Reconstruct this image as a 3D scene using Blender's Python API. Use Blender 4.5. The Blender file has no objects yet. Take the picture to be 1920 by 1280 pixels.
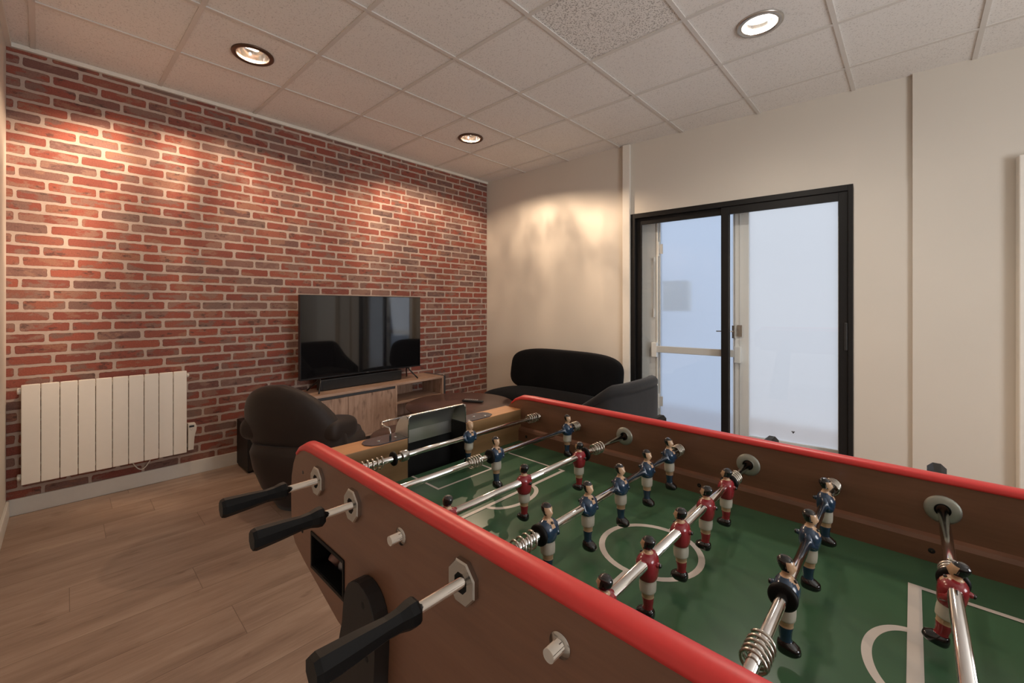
import bpy, bmesh, math, random
from mathutils import Vector, Matrix
random.seed(7)
PI = math.pi
S = bpy.context.scene
COL = S.collection

# ------------------------------------------------------------------ camera, world, lamps, exposure
CAM = Vector((3.9325, 0.2484, 1.2548))
cd = bpy.data.cameras.new('camera'); cam = bpy.data.objects.new('camera', cd); COL.objects.link(cam)
cam.location = CAM
cam.rotation_euler = (PI / 2, 0, 0.7588)
cd.sensor_fit = 'HORIZONTAL'; cd.sensor_width = 36.0
cd.lens = 792.17 / 1920 * 36
cd.shift_y = -64.24 / 1920
cd.clip_start = 0.02; cd.clip_end = 60
S.camera = cam
S.view_settings.view_transform = 'Standard'
S.view_settings.look = 'None'
S.view_settings.exposure = 0.10
S.view_settings.gamma = 1.0
S.view_settings.use_curve_mapping = False
try:
    S.cycles.use_denoising = True
    S.cycles.max_bounces = 10
    S.cycles.transparent_max_bounces = 12
    S.cycles.sample_clamp_indirect = 4.0
    S.cycles.caustics_reflective = False
    S.cycles.caustics_refractive = True
    S.cycles.blur_glossy = 0.2
except Exception:
    pass

W_STRENGTH = 0.80
w = bpy.data.worlds.new('daylight'); S.world = w; w.use_nodes = True
bg = w.node_tree.nodes['Background']
_n = w.node_tree.nodes; _l = w.node_tree.links          # overcast sky: brighter overhead than at the horizon
_tc = _n.new('ShaderNodeTexCoord'); _sp = _n.new('ShaderNodeSeparateXYZ'); _l.new(_tc.outputs['Generated'], _sp.inputs[0])
_mr = _n.new('ShaderNodeMapRange'); _l.new(_sp.outputs[2], _mr.inputs[0])
_mr.inputs[1].default_value = .12; _mr.inputs[2].default_value = 1; _mr.inputs[3].default_value = W_STRENGTH; _mr.inputs[4].default_value = W_STRENGTH * 2.2
_l.new(_mr.outputs[0], bg.inputs[1]); bg.inputs[0].default_value = (0.84, 0.89, 1.0, 1)

# downlight bulbs: (x, y, watts, colour, list of (direction x, direction y, sharpness, gain))
ZC = 2.837
LIGHTS = [
    (0.92, 1.056, 50, (1.0, 0.72, 0.50), [(-0.75, -0.66, 60, 9.5), (-0.96, -0.28, 160, 1.6), (-0.98, 0.17, 90, .8)]),
    (0.92, 2.860, 58, (1.0, 0.74, 0.52), [(-0.88, -0.47, 50, 1.2), (0.02, 1.0, 160, .7), (0.57, 0.82, 36, 2.2), (0.25, .97, 12, .5)]),
    (3.31, 2.920, 62, (1.0, 0.90, 0.78), [(0, 1, 3, .1)]),
]
def lamp_nodes(ld, lobes, col, seedv):
    ld.use_nodes = True
    nt = ld.node_tree; N = nt.nodes; L = nt.links
    em = [n for n in N if n.type == 'EMISSION'][0]
    em.inputs[0].default_value = (*col, 1)
    tc = N.new('ShaderNodeTexCoord')
    xy = N.new('ShaderNodeVectorMath'); xy.operation = 'MULTIPLY'; xy.inputs[1].default_value = (1, 1, 0)
    L.new(tc.outputs['Normal'], xy.inputs[0])
    nm = N.new('ShaderNodeVectorMath'); nm.operation = 'NORMALIZE'; L.new(xy.outputs[0], nm.inputs[0])
    ln = N.new('ShaderNodeVectorMath'); ln.operation = 'LENGTH'; L.new(xy.outputs[0], ln.inputs[0])
    total = None
    def m(op, a, b=None):
        n = N.new('ShaderNodeMath'); n.operation = op
        for i, v in enumerate((a, b)):
            if v is None: continue
            if isinstance(v, (int, float)): n.inputs[i].default_value = v
            else: L.new(v, n.inputs[i])
        return n.outputs[0]
    # reflector throws more light towards the rim of the beam
    s = m('POWER', ln.outputs['Value'], 4.0)
    base = m('ADD', m('MULTIPLY', s, 1.0 if len(lobes) > 1 else .15), 0.55 if len(lobes) > 1 else .9)
    total = base
    for dx, dy, k, g in lobes:
        d = N.new('ShaderNodeVectorMath'); d.operation = 'DOT_PRODUCT'
        L.new(nm.outputs[0], d.inputs[0]); d.inputs[1].default_value = (dx, dy, 0)
        v = m('POWER', m('MAXIMUM', d.outputs['Value'], 0.0), float(k))
        total = m('ADD', total, m('MULTIPLY', m('MULTIPLY', v, g), m('POWER', ln.outputs['Value'], 1.6)))
    nz = N.new('ShaderNodeTexNoise'); nz.inputs['Scale'].default_value = 5.0
    nz.inputs['Detail'].default_value = 2.0
    mp = N.new('ShaderNodeMapping'); mp.inputs['Location'].default_value = (seedv, seedv * 2, 0); mp.inputs['Scale'].default_value = (1, 1, 0.6)
    L.new(tc.outputs['Normal'], mp.inputs[0]); L.new(mp.outputs[0], nz.inputs['Vector'])
    rr = N.new('ShaderNodeMapRange'); rr.inputs[1].default_value = .38; rr.inputs[2].default_value = .62
    rr.inputs[3].default_value = .72 if len(lobes) > 1 else .95; rr.inputs[4].default_value = 1.32 if len(lobes) > 1 else 1.05
    L.new(nz.outputs[0], rr.inputs[0])
    total = m('MULTIPLY', total, rr.outputs[0])
    L.new(total, em.inputs[1])
for i, (x, y, wt, col, lobes) in enumerate(LIGHTS):
    ld = bpy.data.lights.new('downlight_bulb', 'SPOT'); ld.energy = wt; ld.shadow_soft_size = 0.012 if i < 2 else 0.07
    ld.spot_size = math.radians(150 if i < 2 else 172); ld.spot_blend = 0.02 if i < 2 else .9
    lo = bpy.data.objects.new('downlight_bulb', ld); COL.objects.link(lo); lo.location = (x, y, ZC + 0.034)
    lamp_nodes(ld, lobes, col, i * 3.7 + 1.3)
# unseen area lamp added at the far right to brighten the room
al = bpy.data.lights.new('room_fill_lamp', 'AREA'); al.shape = 'RECTANGLE'; al.size = 2.6; al.size_y = 1.4
al.energy = 100; al.color = (0.95, 0.97, 1.0)
ao = bpy.data.objects.new('room_fill_lamp', al); COL.objects.link(ao)
ao.location = (6.86, 1.6, 1.75); ao.rotation_euler = (0, math.radians(108), 0)

# ------------------------------------------------------------------ materials
MATS = {}
class NT:
    def __init__(self, name):
        self.m = bpy.data.materials.new(name); self.m.use_nodes = True
        self.t = self.m.node_tree; self.N = self.t.nodes; self.L = self.t.links
        self.b = self.N['Principled BSDF']; MATS[name] = self.m
    def n(self, typ, **kw):
        x = self.N.new(typ)
        for k, v in kw.items(): setattr(x, k, v)
        return x
    def put(self, sock, v):
        if hasattr(v, 'is_output') or isinstance(v, bpy.types.NodeSocket): self.L.new(v, sock)
        else: sock.default_value = v
    def math(self, op, a, b=None, c=None):
        x = self.n('ShaderNodeMath', operation=op)
        for i, v in enumerate((a, b, c)):
            if v is not None: self.put(x.inputs[i], v)
        return x.outputs[0]
    def rng(self, v, a, b, c, d):
        x = self.n('ShaderNodeMapRange'); self.put(x.inputs[0], v)
        for i, q in enumerate((a, b, c, d)): x.inputs[i + 1].default_value = q
        return x.outputs[0]
    def mix(self, f, a, b, blend='MIX'):
        x = self.n('ShaderNodeMix', data_type='RGBA', blend_type=blend)
        self.put(x.inputs[0], f); self.put(x.inputs[6], a); self.put(x.inputs[7], b)
        return x.outputs[2]
    def noise(self, vec, scale, detail=3.0, rough=.5):
        x = self.n('ShaderNodeTexNoise'); self.put(x.inputs['Vector'], vec) if vec is not None else None
        x.inputs['Scale'].default_value = scale; x.inputs['Detail'].default_value = detail; x.inputs['Roughness'].default_value = rough
        return x.outputs[0]
    def ramp(self, f, stops, interp='LINEAR'):
        x = self.n('ShaderNodeValToRGB'); self.put(x.inputs[0], f); e = x.color_ramp
        e.interpolation = interp
        e.elements[0].position = stops[0][0]; e.elements[0].color = (*stops[0][1], 1)
        e.elements[1].position = stops[1][0]; e.elements[1].color = (*stops[1][1], 1)
        for p, c in stops[2:]:
            q = e.elements.new(p); q.color = (*c, 1)
        return x.outputs[0]
    def pos(self): return self.n('ShaderNodeNewGeometry').outputs['Position']
    def obj(self): return self.n('ShaderNodeTexCoord').outputs['Object']
    def sc(self, v, s, loc=(0, 0, 0)):
        x = self.n('ShaderNodeMapping'); self.put(x.inputs[0], v); x.inputs['Scale'].default_value = s; x.inputs['Location'].default_value = loc
        return x.outputs[0]
    def bump(self, h, strength=.3, dist=.002):
        x = self.n('ShaderNodeBump'); self.put(x.inputs['Height'], h); x.inputs['Strength'].default_value = strength; x.inputs['Distance'].default_value = dist
        self.L.new(x.outputs[0], self.b.inputs['Normal'])
    def set(self, color=None, rough=None, metal=None, coat=None, sheen=None, spec=None):
        b = self.b
        if color is not None: self.put(b.inputs['Base Color'], (*color, 1) if isinstance(color, tuple) and len(color) == 3 else color)
        if rough is not None: self.put(b.inputs['Roughness'], rough)
        if metal is not None: b.inputs['Metallic'].default_value = metal
        if coat is not None: b.inputs['Coat Weight'].default_value = coat; b.inputs['Coat Roughness'].default_value = .08
        if sheen is not None: b.inputs['Sheen Weight'].default_value = sheen; b.inputs['Sheen Roughness'].default_value = .4
        if spec is not None: b.inputs['Specular IOR Level'].default_value = spec
        return self.m

def simple(name, c, rough=.5, metal=0, var=.12, scale=30, **kw):
    m = NT(name)
    f = m.noise(m.obj(), scale)
    a = tuple(x * (1 - var) for x in c); b = tuple(min(1, x * (1 + var)) for x in c)
    return m.set(m.mix(f, (*a, 1), (*b, 1)), rough, metal, **kw)

def wood(name, c1, c2, axis='z', scale=1.0, rough=.5, knots=False, coat=None):
    m = NT(name)
    s = {'x': (1.2, 14, 14), 'y': (14, 1.2, 14), 'z': (14, 14, 1.2)}[axis]
    v = m.sc(m.obj(), tuple(q * scale for q in s))
    n1 = m.noise(v, 2.2, 5, .6)
    v2 = m.sc(m.obj(), tuple(q * scale * 4 for q in s)); n2 = m.noise(v2, 4.0, 3, .6)
    f = m.math('ADD', m.math('MULTIPLY', n1, .75), m.math('MULTIPLY', n2, .25))
    col = m.mix(m.rng(f, .35, .65, 0, 1), (*c1, 1), (*c2, 1))
    if knots:
        k = m.noise(m.sc(m.obj(), (9, 9, 3.5)), 2.0, 2)
        col = m.mix(m.rng(k, .60, .74, 0, .75), col, (c1[0] * .38, c1[1] * .33, c1[2] * .3, 1))
    return m.set(col, rough, coat=coat)

# brick-print wallpaper
def brick_mat():
    m = NT('brick_wallpaper')
    p = m.pos()
    H, L = .0675, .228
    dn = m.n('ShaderNodeTexNoise'); m.put(dn.inputs['Vector'], p); dn.inputs['Scale'].default_value = 28; dn.inputs['Detail'].default_value = 4
    off = m.n('ShaderNodeVectorMath', operation='SUBTRACT'); m.L.new(dn.outputs['Color'], off.inputs[0]); off.inputs[1].default_value = (.5, .5, .5)
    osc = m.n('ShaderNodeVectorMath', operation='SCALE'); m.L.new(off.outputs[0], osc.inputs[0]); osc.inputs['Scale'].default_value = .0095
    ad = m.n('ShaderNodeVectorMath', operation='ADD'); m.L.new(p, ad.inputs[0]); m.L.new(osc.outputs[0], ad.inputs[1])
    sp = m.n('ShaderNodeSeparateXYZ'); m.L.new(ad.outputs[0], sp.inputs[0]); y, z = sp.outputs[1], sp.outputs[2]
    zz = m.math('ADD', m.math('DIVIDE', z, H), .737); row = m.math('FLOOR', zz); fz = m.math('FRACT', zz)
    wn = m.n('ShaderNodeTexWhiteNoise', noise_dimensions='1D'); m.L.new(row, wn.inputs['W'])
    o = m.math('ADD', m.math('MULTIPLY', m.math('MODULO', row, 2.0), .5), m.math('MULTIPLY', wn.outputs[0], .22))
    # slow stretch so that brick lengths vary along a row
    ln = m.n('ShaderNodeTexNoise', noise_dimensions='2D')
    cb = m.n('ShaderNodeCombineXYZ'); m.L.new(m.math('MULTIPLY', y, 3.0), cb.inputs[0]); m.L.new(m.math('MULTIPLY', row, 7.13), cb.inputs[1])
    m.L.new(cb.outputs[0], ln.inputs['Vector']); ln.inputs['Scale'].default_value = 1.0; ln.inputs['Detail'].default_value = 0
    u = m.math('ADD', m.math('ADD', m.math('DIVIDE', y, L), o), m.math('MULTIPLY', ln.outputs[0], .35))
    colm = m.math('FLOOR', u); fu = m.math('FRACT', u)
    du = m.math('MULTIPLY', m.math('MINIMUM', fu, m.math('SUBTRACT', 1.0, fu)), L)
    dz = m.math('MULTIPLY', m.math('MINIMUM', fz, m.math('SUBTRACT', 1.0, fz)), H)
    # rounded-corner distance
    R = .0185
    a1 = m.math('MAXIMUM', m.math('SUBTRACT', R, du), 0.0); a2 = m.math('MAXIMUM', m.math('SUBTRACT', R, dz), 0.0)
    d = m.math('SUBTRACT', R, m.math('SQRT', m.math('ADD', m.math('MULTIPLY', a1, a1), m.math('MULTIPLY', a2, a2))))
    mask = m.rng(d, .0077, .0087, 0, 1)
    edge = m.rng(d, .0080, .0120, 0, 1)
    idv = m.n('ShaderNodeCombineXYZ'); m.L.new(row, idv.inputs[0]); m.L.new(colm, idv.inputs[1])
    w2 = m.n('ShaderNodeTexWhiteNoise', noise_dimensions='3D'); m.L.new(idv.outputs[0], w2.inputs['Vector'])
    w3 = m.n('ShaderNodeSeparateColor'); m.L.new(w2.outputs['Color'], w3.inputs[0])
    base = m.ramp(w2.outputs['Value'], [(0, (.33, .105, .078)), (.30, (.42, .130, .088)), (.55, (.30, .100, .078)), (.72, (.38, .145, .10)), (.84, (.22, .125, .11)), (.93, (.33, .19, .155)), (1, (.19, .12, .11))])
    vy = m.sc(p, (1, 1, 2.2))
    n1 = m.noise(vy, 9.0, 6, .65)
    jit = m.n('ShaderNodeVectorMath', operation='MULTIPLY_ADD'); m.L.new(w2.outputs['Color'], jit.inputs[0]); jit.inputs[1].default_value = (9, 9, 9); m.L.new(vy, jit.inputs[2])
    n1 = m.noise(jit.outputs[0], 7.0, 6, .62)
    grey = m.ramp(w3.outputs[1], [(0, (.235, .165, .14)), (.5, (.36, .235, .19)), (1, (.40, .20, .13))])
    col = m.mix(m.rng(n1, .50, .56, 0, .8), base, grey)
    n2 = m.noise(jit.outputs[0], 13.0, 7, .7)
    col = m.mix(m.rng(n2, .57, .64, 0, .72), col, (.105, .068, .062, 1))
    n3 = m.noise(p, 160.0, 2, .5)
    col = m.mix(.22, col, m.ramp(n3, [(0.3, (.2, .2, .2)), (.7, (.8, .8, .8))]), 'OVERLAY')
    col = m.mix(m.math('MULTIPLY', m.math('SUBTRACT', 1.0, edge), .55), col, (.10, .055, .045, 1))
    mort = m.mix(m.noise(p, 60.0, 3), (.41, .32, .275, 1), (.50, .40, .345, 1))
    col = m.mix(1.0, col, (.74, .70, .70, 1), 'MULTIPLY')
    out = m.mix(mask, mort, col)
    return m.set(out, .78, spec=.25)
brick_mat()

def floor_mat():
    m = NT('wood_laminate')
    p = m.pos(); sp = m.n('ShaderNodeSeparateXYZ'); m.L.new(p, sp.inputs[0]); x, y = sp.outputs[0], sp.outputs[1]
    WX, LY = .22, 1.28
    xx = m.math('DIVIDE', m.math('SUBTRACT', x, .533 - 2.2), WX); r = m.math('FLOOR', xx); fx = m.math('FRACT', xx)
    wn = m.n('ShaderNodeTexWhiteNoise', noise_dimensions='1D'); m.L.new(r, wn.inputs['W'])
    yy = m.math('ADD', m.math('DIVIDE', y, LY), wn.outputs[0]); c = m.math('FLOOR', yy); fy = m.math('FRACT', yy)
    dx = m.math('MULTIPLY', m.math('MINIMUM', fx, m.math('SUBTRACT', 1.0, fx)), WX)
    dy = m.math('MULTIPLY', m.math('MINIMUM', fy, m.math('SUBTRACT', 1.0, fy)), LY)
    gap = m.rng(m.math('MINIMUM', dx, dy), .0006, .0020, 1, 0)
    iv = m.n('ShaderNodeCombineXYZ'); m.L.new(r, iv.inputs[0]); m.L.new(c, iv.inputs[1])
    w2 = m.n('ShaderNodeTexWhiteNoise', noise_dimensions='3D'); m.L.new(iv.outputs[0], w2.inputs['Vector'])
    sh = m.n('ShaderNodeVectorMath', operation='MULTIPLY_ADD'); m.L.new(w2.outputs['Color'], sh.inputs[0]); sh.inputs[1].default_value = (7, 7, 7); m.L.new(p, sh.inputs[2])
    n1 = m.noise(m.sc(sh.outputs[0], (9, 1.3, 1)), 1.5, 6, .6)
    n2 = m.noise(m.sc(sh.outputs[0], (60, 4, 1)), 2.0, 3, .6)
    f = m.math('ADD', m.math('MULTIPLY', n1, .7), m.math('MULTIPLY', n2, .3))
    col = m.ramp(f, [(.32, (.25, .172, .130)), (.5, (.36, .256, .195)), (.68, (.46, .345, .268))])
    col = m.mix(m.math('MULTIPLY', w2.outputs['Value'], .38), col, (.22, .145, .10, 1))
    n3 = m.noise(m.sc(sh.outputs[0], (7, 2.5, 1)), 2.6, 3, .5)
    col = m.mix(m.rng(n3, .66, .80, 0, .6), col, (.13, .078, .05, 1))
    col = m.mix(m.math('MULTIPLY', gap, .6), col, (.09, .055, .035, 1))
    return m.set(col, .42, spec=.4)
floor_mat()

def tile_mat(name, amount, more=0):
    m = NT(name)
    p = m.pos()
    n = m.noise(p, 130, 2, .6); n2 = m.noise(p, 3.0, 2)
    k = m.rng(n, .34 + more, .42 + more, amount, 0)
    base = m.mix(n2, (.83, .81, .78, 1), (.88, .86, .83, 1))
    return m.set(m.mix(k, base, (.40, .38, .355, 1)), .9, spec=.2)
tile_mat('ceiling_tile', .5); tile_mat('ceiling_tile_speckled', 1.0, .05)
simple('grid_metal', (.70, .67, .63), .5, var=.03)
def plaster(name, c):
    m = NT(name); p = m.pos(); f = m.noise(p, 1.7, 3); g = m.noise(p, 140, 2)
    col = m.mix(f, tuple(x * .97 for x in c) + (1,), tuple(x * 1.03 for x in c) + (1,))
    m.bump(g, .12, .001)
    return m.set(col, .75, spec=.25)
plaster('wall_paint', (.67, .62, .545))
simple('trim_paint', (.80, .765, .69), .45, var=.03)
simple('skirting_paint', (.70, .68, .63), .4, var=.03)
simple('black_frame', (.010, .0095, .0095), .4, var=.2, spec=.3)
simple('white_pvc', (.86, .87, .86), .35, var=.02)
simple('grey_pvc', (.66, .67, .67), .4, var=.03)
simple('radiator_enamel', (.88, .83, .745), .38, var=.02)
simple('white_plastic', (.72, .68, .61), .35, var=.02)
simple('dark_plastic', (.02, .02, .02), .3, var=.2)
wood('cabinet_oak', (.34, .205, .14), (.55, .37, .27), 'z', 1.0, .55, knots=True)
wood('cabinet_oak_top', (.36, .22, .15), (.56, .38, .28), 'y', 1.0, .5)
simple('graphite', (.055, .055, .058), .5)
simple('tv_body', (.012, .012, .013), .35, var=.1)
m = NT('tv_glass'); m.set((.006, .006, .007), .035, coat=.4, spec=.75)
m = NT('velvet_black')
f = m.noise(m.obj(), 5, 3); m.set(m.mix(f, (.0045, .0045, .005, 1), (.008, .008, .009, 1)), .95, sheen=.06, spec=.08)
m = NT('velvet_grey')
f = m.noise(m.obj(), 7, 4, .6); m.set(m.mix(f, (.019, .019, .020, 1), (.040, .040, .042, 1)), .9, sheen=.2, spec=.1)
m = NT('leather_brown')
f = m.noise(m.obj(), 8, 5, .6); m.set(m.mix(f, (.014, .0095, .008, 1), (.032, .021, .017, 1)), .55, sheen=.1, spec=.35); m.bump(m.noise(m.obj(), 160, 3), .25, .001)
m = NT('table_marble')
f = m.noise(m.obj(), 5, 6, .65); m.set(m.ramp(f, [(.3, (.060, .030, .022)), (.52, (.10, .052, .040)), (.7, (.17, .10, .08))]), .28, coat=.25)
wood('beech_light', (.52, .23, .085), (.66, .31, .12), 'y', 1.0, .45)
wood('beech_panel', (.178, .082, .048), (.232, .110, .064), 'x', .8, .42, coat=.1)
wood('beech_end', (.215, .120, .050), (.30, .170, .075), 'y', .8, .42)
simple('red_rubber', (.76, .050, .048), .38, var=.05)
m = NT('field_green')
f = m.noise(m.obj(), 14, 3); m.set(m.mix(f, (.050, .114, .060, 1), (.062, .138, .074, 1)), .21, spec=.24)
simple('field_white', (.62, .56, .50), .4, var=.05)
def chrome(name, c, r, metal=1.0):
    m = NT(name); f = m.noise(m.obj(), 60, 3); m.set((*c, 1), m.rng(f, .3, .7, r * .8, r * 1.3), metal); return m.m
chrome('chrome', (.84, .82, .79), .11)
chrome('steel_wire', (.62, .59, .53), .25)
chrome('brushed_steel', (.52, .50, .47), .2)
chrome('dull_zinc', (.42, .43, .38), .45, .7)
simple('black_rubber', (.0045, .0045, .0045), .5, var=.2, spec=.2)
simple('black_board', (.012, .009, .0085), .6, var=.3)
simple('hole_black', (.004, .004, .004), .8)
simple('figure_skin', (.56, .36, .22), .3, var=.04, coat=.3)
simple('figure_blue', (.016, .042, .085), .22, var=.08, coat=.4)
simple('figure_red', (.27, .020, .028), .22, var=.08, coat=.4)
simple('figure_white', (.60, .56, .48), .35, var=.04)
simple('figure_black', (.008, .008, .009), .12, var=.1, coat=.6)
simple('ball_pink', (.42, .22, .18), .4); simple('ball_grey', (.34, .30, .30), .4)
simple('beige_box', (.86, .76, .56), .6)
simple('facade', (.62, .64, .68), .8)
m = NT('reflector'); m.set((.85, .82, .78), .18, 1.0)
simple('bronze_ring', (.10, .055, .035), .35, metal=.6)
simple('nickel_ring', (.50, .47, .43), .3, metal=.8)
def emis(name, c, s):
    m = NT(name); m.b.inputs['Emission Color'].default_value = (*c, 1); m.b.inputs['Emission Strength'].default_value = s; m.set(c, .4)
emis('bulb_warm', (1.0, .78, .55), 9.0); emis('bulb_bright', (1.0, .94, .86), 12.0)
# clear pane: mostly passes light straight through, with a mirror-like sheen
def glass_mat():
    m = NT('clear_glass'); N, L = m.N, m.L
    tr = m.n('ShaderNodeBsdfTransparent'); tr.inputs[0].default_value = (.97, .975, .97, 1)
    gl = m.n('ShaderNodeBsdfGlossy'); gl.inputs['Roughness'].default_value = .02; gl.inputs[0].default_value = (1, 1, 1, 1)
    ge = m.n('ShaderNodeNewGeometry'); dt = m.n('ShaderNodeVectorMath', operation='DOT_PRODUCT'); L.new(ge.outputs['Normal'], dt.inputs[0]); L.new(ge.outputs['Incoming'], dt.inputs[1])
    c5 = m.math('POWER', m.math('SUBTRACT', 1.0, m.math('ABSOLUTE', dt.outputs['Value'])), 5.0)
    fr = m.math('MULTIPLY_ADD', c5, .9, .035)
    mx = m.n('ShaderNodeMixShader'); L.new(fr, mx.inputs[0]); L.new(tr.outputs[0], mx.inputs[1]); L.new(gl.outputs[0], mx.inputs[2])
    L.new(mx.outputs[0], N['Material Output'].inputs[0])
glass_mat()
def frosted_mat(name, c):
    m = NT(name); N, L = m.N, m.L
    tl = m.n('ShaderNodeBsdfTranslucent'); tl.inputs[0].default_value = c
    rf = m.n('ShaderNodeBsdfRefraction'); rf.inputs['Roughness'].default_value = .42; rf.inputs['IOR'].default_value = 1.12; rf.inputs[0].default_value = c
    mx = m.n('ShaderNodeMixShader'); mx.inputs[0].default_value = .60; L.new(tl.outputs[0], mx.inputs[1]); L.new(rf.outputs[0], mx.inputs[2])
    L.new(mx.outputs[0], N['Material Output'].inputs[0])
frosted_mat('frosted_glass', (.95, .96, .97, 1)); frosted_mat('frosted_glass_blue', (.84, .90, .98, 1))

# ------------------------------------------------------------------ mesh helpers
class MB:
    def __init__(self): self.bm = bmesh.new(); self.mats = []
    def mi(self, mat):
        if mat not in self.mats: self.mats.append(mat)
        return self.mats.index(mat)
    def face(self, vs, mat, smooth=False):
        try: f = self.bm.faces.new(vs)
        except ValueError: return None
        f.material_index = self.mi(mat); f.smooth = smooth
        return f
    def box(self, p0, p1, mat, bev=0, M=None):
        x0, y0, z0 = p0; x1, y1, z1 = p1
        x0, x1 = min(x0, x1), max(x0, x1); y0, y1 = min(y0, y1), max(y0, y1); z0, z1 = min(z0, z1), max(z0, z1)
        c = [(x0, y0, z0), (x1, y0, z0), (x1, y1, z0), (x0, y1, z0), (x0, y0, z1), (x1, y0, z1), (x1, y1, z1), (x0, y1, z1)]
        vs = [self.bm.verts.new(M @ Vector(p) if M else p) for p in c]
        fs = [self.face([vs[i] for i in q], mat) for q in ((0, 3, 2, 1), (4, 5, 6, 7), (0, 1, 5, 4), (1, 2, 6, 5), (2, 3, 7, 6), (3, 0, 4, 7))]
        if bev:
            es = list({e for f in fs for e in f.edges})
            r = bmesh.ops.bevel(self.bm, geom=es, offset=bev, segments=2, affect='EDGES', profile=.5)
            for f in r['faces']: f.material_index = self.mi(mat)
        return self
    def rings(self, rings, mat, smooth=True, closed=True, cap=True, matf=None):
        R = [[self.bm.verts.new(p) for p in r] for r in rings]
        n = len(R[0])
        for a, b in zip(R[:-1], R[1:]):
            for i in range(n if closed else n - 1):
                j = (i + 1) % n
                f = self.face([a[i], a[j], b[j], b[i]], mat, smooth)
                if f and matf: f.material_index = self.mi(matf(f.calc_center_median()))
        if cap and closed:
            for r, rev in ((R[0], True), (R[-1], False)):
                f = self.face(list(reversed(r)) if rev else r, mat, False)
                if f and matf: f.material_index = self.mi(matf(f.calc_center_median()))
        return R
    def tube(self, pts, rad, mat, n=12, cap=True, phase=0, smooth=True):
        pts = [Vector(p) for p in pts]; rings = []
        rads = rad if isinstance(rad, (list, tuple)) else [rad] * len(pts)
        prev = None
        for i, p in enumerate(pts):
            t = (pts[min(i + 1, len(pts) - 1)] - pts[max(i - 1, 0)]).normalized()
            if prev is None:
                a = Vector((0, 0, 1)) if abs(t.z) < .9 else Vector((1, 0, 0))
                u = t.cross(a).normalized()
            else: u = (prev - t * prev.dot(t)).normalized()
            v = t.cross(u); prev = u
            rings.append([p + (u * math.cos(2 * PI * k / n + phase) + v * math.sin(2 * PI * k / n + phase)) * rads[i] for k in range(n)])
        self.rings(rings, mat, smooth, True, cap); return self
    def lathe(self, c, prof, mat, n=32, axis='z', smooth=True, cap=False, phase=0, sy=1.0):
        """prof: list of (radius, height)"""
        rings = []
        for r, h in prof:
            ring = []
            for k in range(n):
                a = 2 * PI * k / n + phase; q = (r * math.cos(a), r * math.sin(a) * sy, h)
                if axis == 'y': q = (q[0], q[2], q[1])
                if axis == 'x': q = (q[2], q[0], q[1])
                ring.append(Vector(c) + Vector(q))
            rings.append(ring)
        self.rings(rings, mat, smooth, True, cap); return self
    def prism(self, poly, a, b, mat, axis='y', bev=0, smooth=False):
        """poly of 2D points extruded along axis from a to b"""
        def P(q, t): return {'y': (q[0], t, q[1]), 'x': (t, q[0], q[1]), 'z': (q[0], q[1], t)}[axis]
        A = [self.bm.verts.new(P(q, a)) for q in poly]; B = [self.bm.verts.new(P(q, b)) for q in poly]
        fs = [self.face(A, mat), self.face(list(reversed(B)), mat)]
        n = len(poly)
        for i in range(n): fs.append(self.face([A[i], B[i], B[(i + 1) % n], A[(i + 1) % n]], mat, smooth))
        if bev:
            es = [e for f in fs[:2] if f for e in f.edges]
            r = bmesh.ops.bevel(self.bm, geom=es, offset=bev, segments=2, affect='EDGES', profile=.5)
        return self
    def sellip(self, c, r, mat, e1=.8, e2=.8, nu=40, nv=22, fn=None):
        """superellipsoid; fn warps each local point"""
        def sp(v, e): return math.copysign(abs(v) ** e, v)
        rings = []
        for i in range(1, nv):
            ph = -PI / 2 + PI * i / nv; ring = []
            for k in range(nu):
                th = 2 * PI * k / nu
                q = Vector((r[0] * sp(math.cos(ph), e1) * sp(math.cos(th), e2), r[1] * sp(math.cos(ph), e1) * sp(math.sin(th), e2), r[2] * sp(math.sin(ph), e1)))
                if fn: q = fn(q)
                ring.append(Vector(c) + q)
            rings.append(ring)
        R = self.rings(rings, mat, True, True, False)
        for ring, zz, rev in ((R[0], -1, True), (R[-1], 1, False)):
            q = Vector((0, 0, r[2] * zz)); q = fn(q) if fn else q
            v = self.bm.verts.new(Vector(c) + q)
            for k in range(nu):
                a, b = ring[k], ring[(k + 1) % nu]
                self.face([b, a, v] if rev else [a, b, v], mat, True)
        return self
    def build(self, name, parent=None, loc=None, M=None):
        """geometry is given in world space when the parent is unrotated: it is shifted to the parent's frame"""
        if M is not None: bmesh.ops.transform(self.bm, matrix=M, verts=self.bm.verts)
        base = Vector((0, 0, 0))
        q = parent
        while q is not None: base += q.location; q = q.parent
        if loc is not None: base = Vector(loc)
        if base.length: bmesh.ops.translate(self.bm, vec=-base, verts=self.bm.verts)
        bmesh.ops.recalc_face_normals(self.bm, faces=self.bm.faces)
        me = bpy.data.meshes.new(name); self.bm.to_mesh(me); self.bm.free()
        for k in self.mats: me.materials.append(MATS[k])
        o = bpy.data.objects.new(name, me); COL.objects.link(o)
        if parent is not None: o.parent = parent
        elif loc is not None: o.location = loc
        return o
def tag(o, label, cat, group=None):
    o['label'] = label; o['category'] = cat
    if group: o['group'] = group
    return o
def thing(name, loc, label, cat, group=None, rz=0):
    o = bpy.data.objects.new(name, None); COL.objects.link(o); o.location = loc; o.rotation_euler = (0, 0, rz)
    o.empty_display_size = .1
    return tag(o, label, cat, group)
def struct(o): o['kind'] = 'structure'; return o
def lp(mb, name, parent):          # part given in the parent's own local frame
    return mb.build(name, parent, loc=(0, 0, 0))
def copy_tree(o, parent=None):
    c = o.copy(); COL.objects.link(c)
    if parent is not None: c.parent = parent
    for ch in [q for q in bpy.data.objects if q.parent == o]: copy_tree(ch, c)
    return c

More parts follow.
